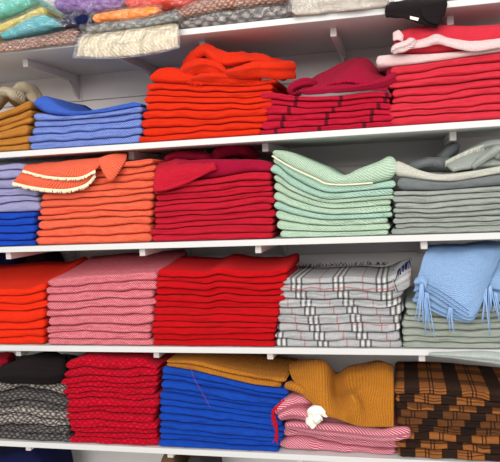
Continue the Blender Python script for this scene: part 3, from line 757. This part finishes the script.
stack('D', 2, 'mustard ribbed scarf', 'of the two sloping on the cobalt stack', 'mustard scarves on the cobalt stack', 'mustard', (168, 364, 168, 360), (280, 388, 287, 378),
    [(167, 361), (195, 362), (225, 369), (260, 376), (288, 379)], 46, base=lambda x: T['cobalt'](x) + .001, back=(235, 356), amp=.08, depth=.24)
tube(None, 'red_thread', [(190, 364, -.016), (194, 378, -.018), (203, 394, -.018), (210, 407, -.016)], YF, .0006, 'loose_thread')
tag(bpy.data.objects['loose_thread'], 'thin reddish thread hanging across the cobalt blue stack front', 'thread')

c = Cloth(YA, 25)
c.fold([(276, 412, .01, 5, .02), (284, 405, .01, 7, .03), (296, 399, .02, 8, .04), (308, 398, .03, 7, .04), (318, 402, .04, 5, .03)], wr=.004)
c.fold([(279, 416, .0, 4, .02), (292, 411, -.002, 6, .025), (306, 412, -.002, 6, .03), (322, 418, .0, 5, .02)], wr=.004)
c.fold([(285, 424, .0, 4, .012), (310, 426, .0, 6, .013), (345, 430, .0, 7, .013), (378, 434, -.002, 7, .013), (397, 433, -.016, 6.5, .013), (411, 431, -.017, 4.5, .012)], wr=.003, n=44)
o = c.build('crumpled_scarf', 'raspberry_stripe', 'ruffled pink striped scarf end with white bow beside the cobalt stack')
tube(o, 'red', [(284, 400, -.012), (279, 405, -.014), (273, 411, -.014), (275, 418, -.014), (277, 428, -.012), (276, 438, -.010)], YA, .0028, 'edging')['label'] = 'raspberry red edging'
fringe(o, 'red', [(280, 405, -.014), (273, 411, -.016), (275, 420, -.016), (277, 430, -.012), (276, 440, -.010)], YA, 3.5, 60, dirn=(-.3, .8), r=.0014, jitter=.9, label='raspberry red fringe')
b = Cloth(YA, 26)
b.fold([(309, 414, -.03, 2.5, .006), (312, 411, -.038, 4, .01), (317, 409, -.04, 4, .01), (322, 412, -.038, 3.5, .01), (324, 416, -.03, 2.5, .006)], wr=.006, wf=60, n=26)
b.fold([(310, 416, -.03, 3, .008), (312, 421, -.038, 4.5, .01), (316, 425, -.034, 3.5, .008)], wr=.006, wf=60, n=22)
b.fold([(315, 415, -.036, 3, .008), (318, 418, -.042, 4, .009), (321, 421, -.036, 2.5, .006)], wr=.006, wf=60, n=22)
b.build('bow', 'white_ribbon', '', parent=o)['label'] = 'white ribbon bow'

c = Cloth(YA, 27)
c.sheet([[(291, 362, .2), (306, 361, .2), (322, 362, .2), (337, 374, .2), (350, 367, .2), (366, 364, .2), (380, 362, .2), (392, 366, .2)],
         [(289, 368, .08), (306, 364, .07), (324, 364, .06), (335, 377, .1), (348, 372, .09), (366, 369, .08), (382, 366, .08), (393, 370, .08)],
         [(292, 378, .02), (308, 380, .0), (325, 384, -.01), (336, 394, .035), (350, 390, .02), (367, 386, .015), (382, 386, .015), (394, 386, .015)],
         [(297, 385, .0), (310, 393, -.018), (326, 402, -.034), (341, 402, .0), (352, 396, -.028), (363, 400, -.004), (380, 403, -.002), (394, 404, .0)],
         [(300, 389, -.008), (313, 400, -.024), (328, 412, -.04), (344, 413, -.03), (356, 407, -.036), (366, 412, -.02), (381, 414, -.016), (394, 414, -.012)],
         [(303, 392, -.01), (315, 404, -.026), (328, 414, -.036), (343, 421, -.036), (354, 425, -.034), (368, 427, -.03), (382, 427, -.022), (394, 427, -.016)]], nu=64, nv=48, wr=.003, wf=20, thick=.009)
c.fold([(289, 384, .02, 3, .02), (297, 387, .0, 4, .02), (306, 393, -.008, 3, .015)], wr=.003)
c.build('crumpled_scarf', 'mustard', 'mustard ribbed scarf slumped over the pink striped pile')

# ------------------------------------------------------------------ top shelf : bagged scarves
def bagged(name, mat, label, xl, xr, bot, top, dy=-0.012, depth=0.26, seed=1, layers=1, droop=0.0, wr=.004, cat='bagged scarf', group='plastic bagged scarves', wrap=True, ends=.5):
    yf = YT + dy
    fb0 = pxcurve(bot, yf) if bot else None
    fb = (lambda x: max(fb0(x), SHELF['T'] + .001)) if fb0 else (lambda x: SHELF['T'] + .001)
    ft = pxcurve(top, yf)
    a, b = P(xl, 30, yf).x, P(xr, 30, yf).x
    o = slab(name, MATS[mat], a, b, fb, ft, yf, yf + depth, seed, wr=wr, ends=ends, droop=droop, yedge=YT, crease=.25 if layers > 1 else 0)
    tag(o, label, cat, group)
    if wrap:
        p = slab('plastic_bag', MATS['clear_plastic'], a - .012, b + .012, lambda x: fb(x) - .0006, lambda x: ft(x) + .006, yf - .008, yf + depth + .01, seed + 50, wr=.006, ends=.4, droop=droop, yedge=YT, parent=o, nf=13, nu=70)
        p['label'] = 'clear crinkled plastic bag'
    return o, ft
_, tl = bagged('folded_scarf', 'lattice', 'bagged brown and pink lattice scarf lowest at the left end of top shelf', -60, 75, None, [(-60, 46), (0, 38), (40, 32), (75, 26)], dy=-.022, seed=101, layers=2, droop=.02)
bagged('folded_scarf', 'turquoise', 'bagged turquoise scarf with peaked fold on the lattice scarf', 0, 61, [(0, 39), (30, 33), (61, 26)], [(0, 32), (18, 22), (36, 13), (50, 17), (61, 23)], dy=-.01, seed=102)
bagged('folded_scarf', 'lemon', 'bagged pale yellow scarf just behind the turquoise one', -30, 48, [(-30, 40), (30, 26), (48, 14)], [(-30, 30), (0, 22), (20, 14), (38, 6), (48, 9)], dy=.012, seed=103)
bagged('folded_scarf', 'aqua', 'bagged aqua green scarf at the top left above the yellow one', -30, 33, [(-30, 26), (0, 17), (33, 6)], [(-30, 2), (0, -2), (20, -8), (33, -10)], dy=.02, seed=104)
bagged('folded_scarf', 'navy', 'dark bagged scarf edge under the purple one', 60, 96, [(60, 28), (96, 24)], [(60, 17), (70, 13), (96, 12)], dy=.0, seed=105)
bagged('folded_scarf', 'purple', 'bagged purple scarf above the dark one left of orange', 54, 128, [(54, 12), (90, 13), (128, 8)], [(54, -8), (90, -14), (128, -16)], dy=.0, seed=106)
c = Cloth(YT, 31)
c.sheet([[(87, 38, .02), (126, 34, .02), (178, 26.5, .02)], [(85, 37.5, -.012), (125, 33, -.012), (178, 25.5, -.012)], [(82, 38, -.03), (122, 35, -.03), (178, 27, -.03)], [(79, 46, -.04), (118, 46, -.042), (178, 37, -.04)], [(77, 56, -.03), (110, 57, -.036), (150, 53, -.036), (178, 46, -.03)]], thick=.014, wr=.002, nv=34)
o = c.build('folded_scarf', 'ivory_knit', 'bagged ivory knit scarf hanging over the top shelf front edge', 'bagged scarf', 'plastic bagged scarves')
c = Cloth(YT, 32)
c.sheet([[(82, 30, .0), (125, 27, .0), (179, 21, .0)], [(78, 36, -.045), (122, 32, -.046), (179, 25, -.045)], [(75, 47, -.056), (118, 47, -.058), (180, 38, -.056)], [(72, 58, -.05), (110, 59, -.054), (150, 55, -.054), (180, 48, -.05)]], thick=.001, wr=.0025, nu=50, nv=34, wf=30)
c.build('plastic_bag', 'clear_plastic', '', parent=o)['label'] = 'clear crinkled plastic bag'
_, tg = bagged('folded_scarf', 'grey_cable', 'bagged grey cable knit scarf between the ivory and orange ones', 84, 178, [(84, 33), (110, 30), (140, 27), (178, 20)], [(84, 26), (110, 22), (150, 17), (178, 11)], dy=-.03, seed=107, layers=2)
bagged('folded_scarf', 'orange', 'bagged orange knit scarf on the grey cable knit one', 93, 160, [(93, 23), (130, 20), (160, 15)], [(93, 13), (120, 8), (160, 5)], dy=-.02, seed=108)
bagged('folded_scarf', 'poppy', 'bagged poppy red scarf behind and above the orange one', 126, 198, [(126, 10), (160, 9), (198, 4)], [(126, -8), (160, -12), (198, -18)], dy=.0, seed=109)
_, tt = bagged('folded_scarf', 'tweed', 'bagged dark tweed scarf lying on the bare white stretch of top shelf', 180, 290, None, [(180, 20), (200, 15), (240, 8), (290, 3)], dy=.006, seed=110, layers=2)
bagged('folded_scarf', 'lattice', 'bagged brown scarf on the dark tweed one', 176, 288, [(176, 19), (200, 14), (240, 7), (288, 2)], [(176, 8), (200, 0), (240, -6), (288, -10)], dy=.012, seed=111)
bagged('folded_scarf', 'ivory', 'bagged off white scarf bulging over the top shelf edge', 292, 390, None, [(292, -6), (340, -10), (390, -12)], dy=-.02, seed=112, layers=2, droop=.012)
c = Cloth(YT, 33)
c.sheet([[(388, 6, .2), (410, 2, .2), (430, 0, .2), (448, -2, .2)], [(386, 6, -.0), (408, 4, -.006), (428, 3, -.006), (447, 1, .0)], [(385, 14, -.03), (405, 15, -.04), (426, 15, -.04), (446, 9, -.02)], [(387, 15, -.03), (403, 18, -.042), (424, 25, -.044), (437, 28, -.04)]], thick=.01, wr=.004, wf=24)
c.sheet([[(420, 8, -.045), (434, 8, -.046), (447, 3, -.04)], [(422, 16, -.052), (434, 17, -.052), (446, 10, -.046)], [(428, 22, -.052), (438, 24, -.052), (444, 15, -.046)]], thick=.006, wr=.003, nu=16, nv=14)
o = c.build('folded_garment', 'black_wool', 'black garment drooping over the top shelf edge right of the off white bag', 'garment')
tc = Cloth(YT, 34); tc.sheet([[(410, 16, -.056), (419, 18, -.056)], [(410, 19, -.057), (418, 21, -.057)]], thick=.0015, wr=0, nu=4, nv=4)
tc.build('paper_tag', 'paper_tag', '', parent=o)['label'] = 'small white tag'
bagged('folded_scarf', 'ivory', 'bagged white scarf at the right end of the top shelf', 450, 560, None, [(450, -12), (500, -16), (560, -20)], dy=.01, seed=114)

# ------------------------------------------------------------------ below the lowest shelf
zE = SHELF['D'] - 0.32
e = bpy.data.objects.new('shelf', None); C.objects.link(e); e.location = (-0.3, YF, zE - BOARD)
tag(e, 'base shelf board below the frame under the navy folded pile', 'shelf', 'white wall shelves')
b = MB().box(X0 + .02, X1 - .02, YF, -.001, zE - BOARD, zE).build('board', white, e); b.matrix_parent_inverse = Matrix.Translation(-Vector(e.location))
for nm, mt, lb, xl, xr, tp, sd, cat in (('folded_sweater', 'navy', 'dark navy folded pile under the lowest shelf at left', -60, 42, [(-60, 466), (0, 458), (28, 453), (42, 464)], 95, 'garment'),
                                        ('storage_box', 'brown_card', 'dull brown box under the lowest shelf below the cobalt stack', 155, 176, [(155, 457), (176, 457)], 96, 'box'),
                                        ('storage_box', 'dark_gap', 'dark grey box under the lowest shelf right of the brown one', 182, 204, [(182, 457), (204, 458)], 97, 'box')):
    one(nm, mt, lb, (xl, 460), (xr, 460), lambda x: zE, tp, dy=.12, depth=.2, seed=sd, cat=cat, ends=.1)
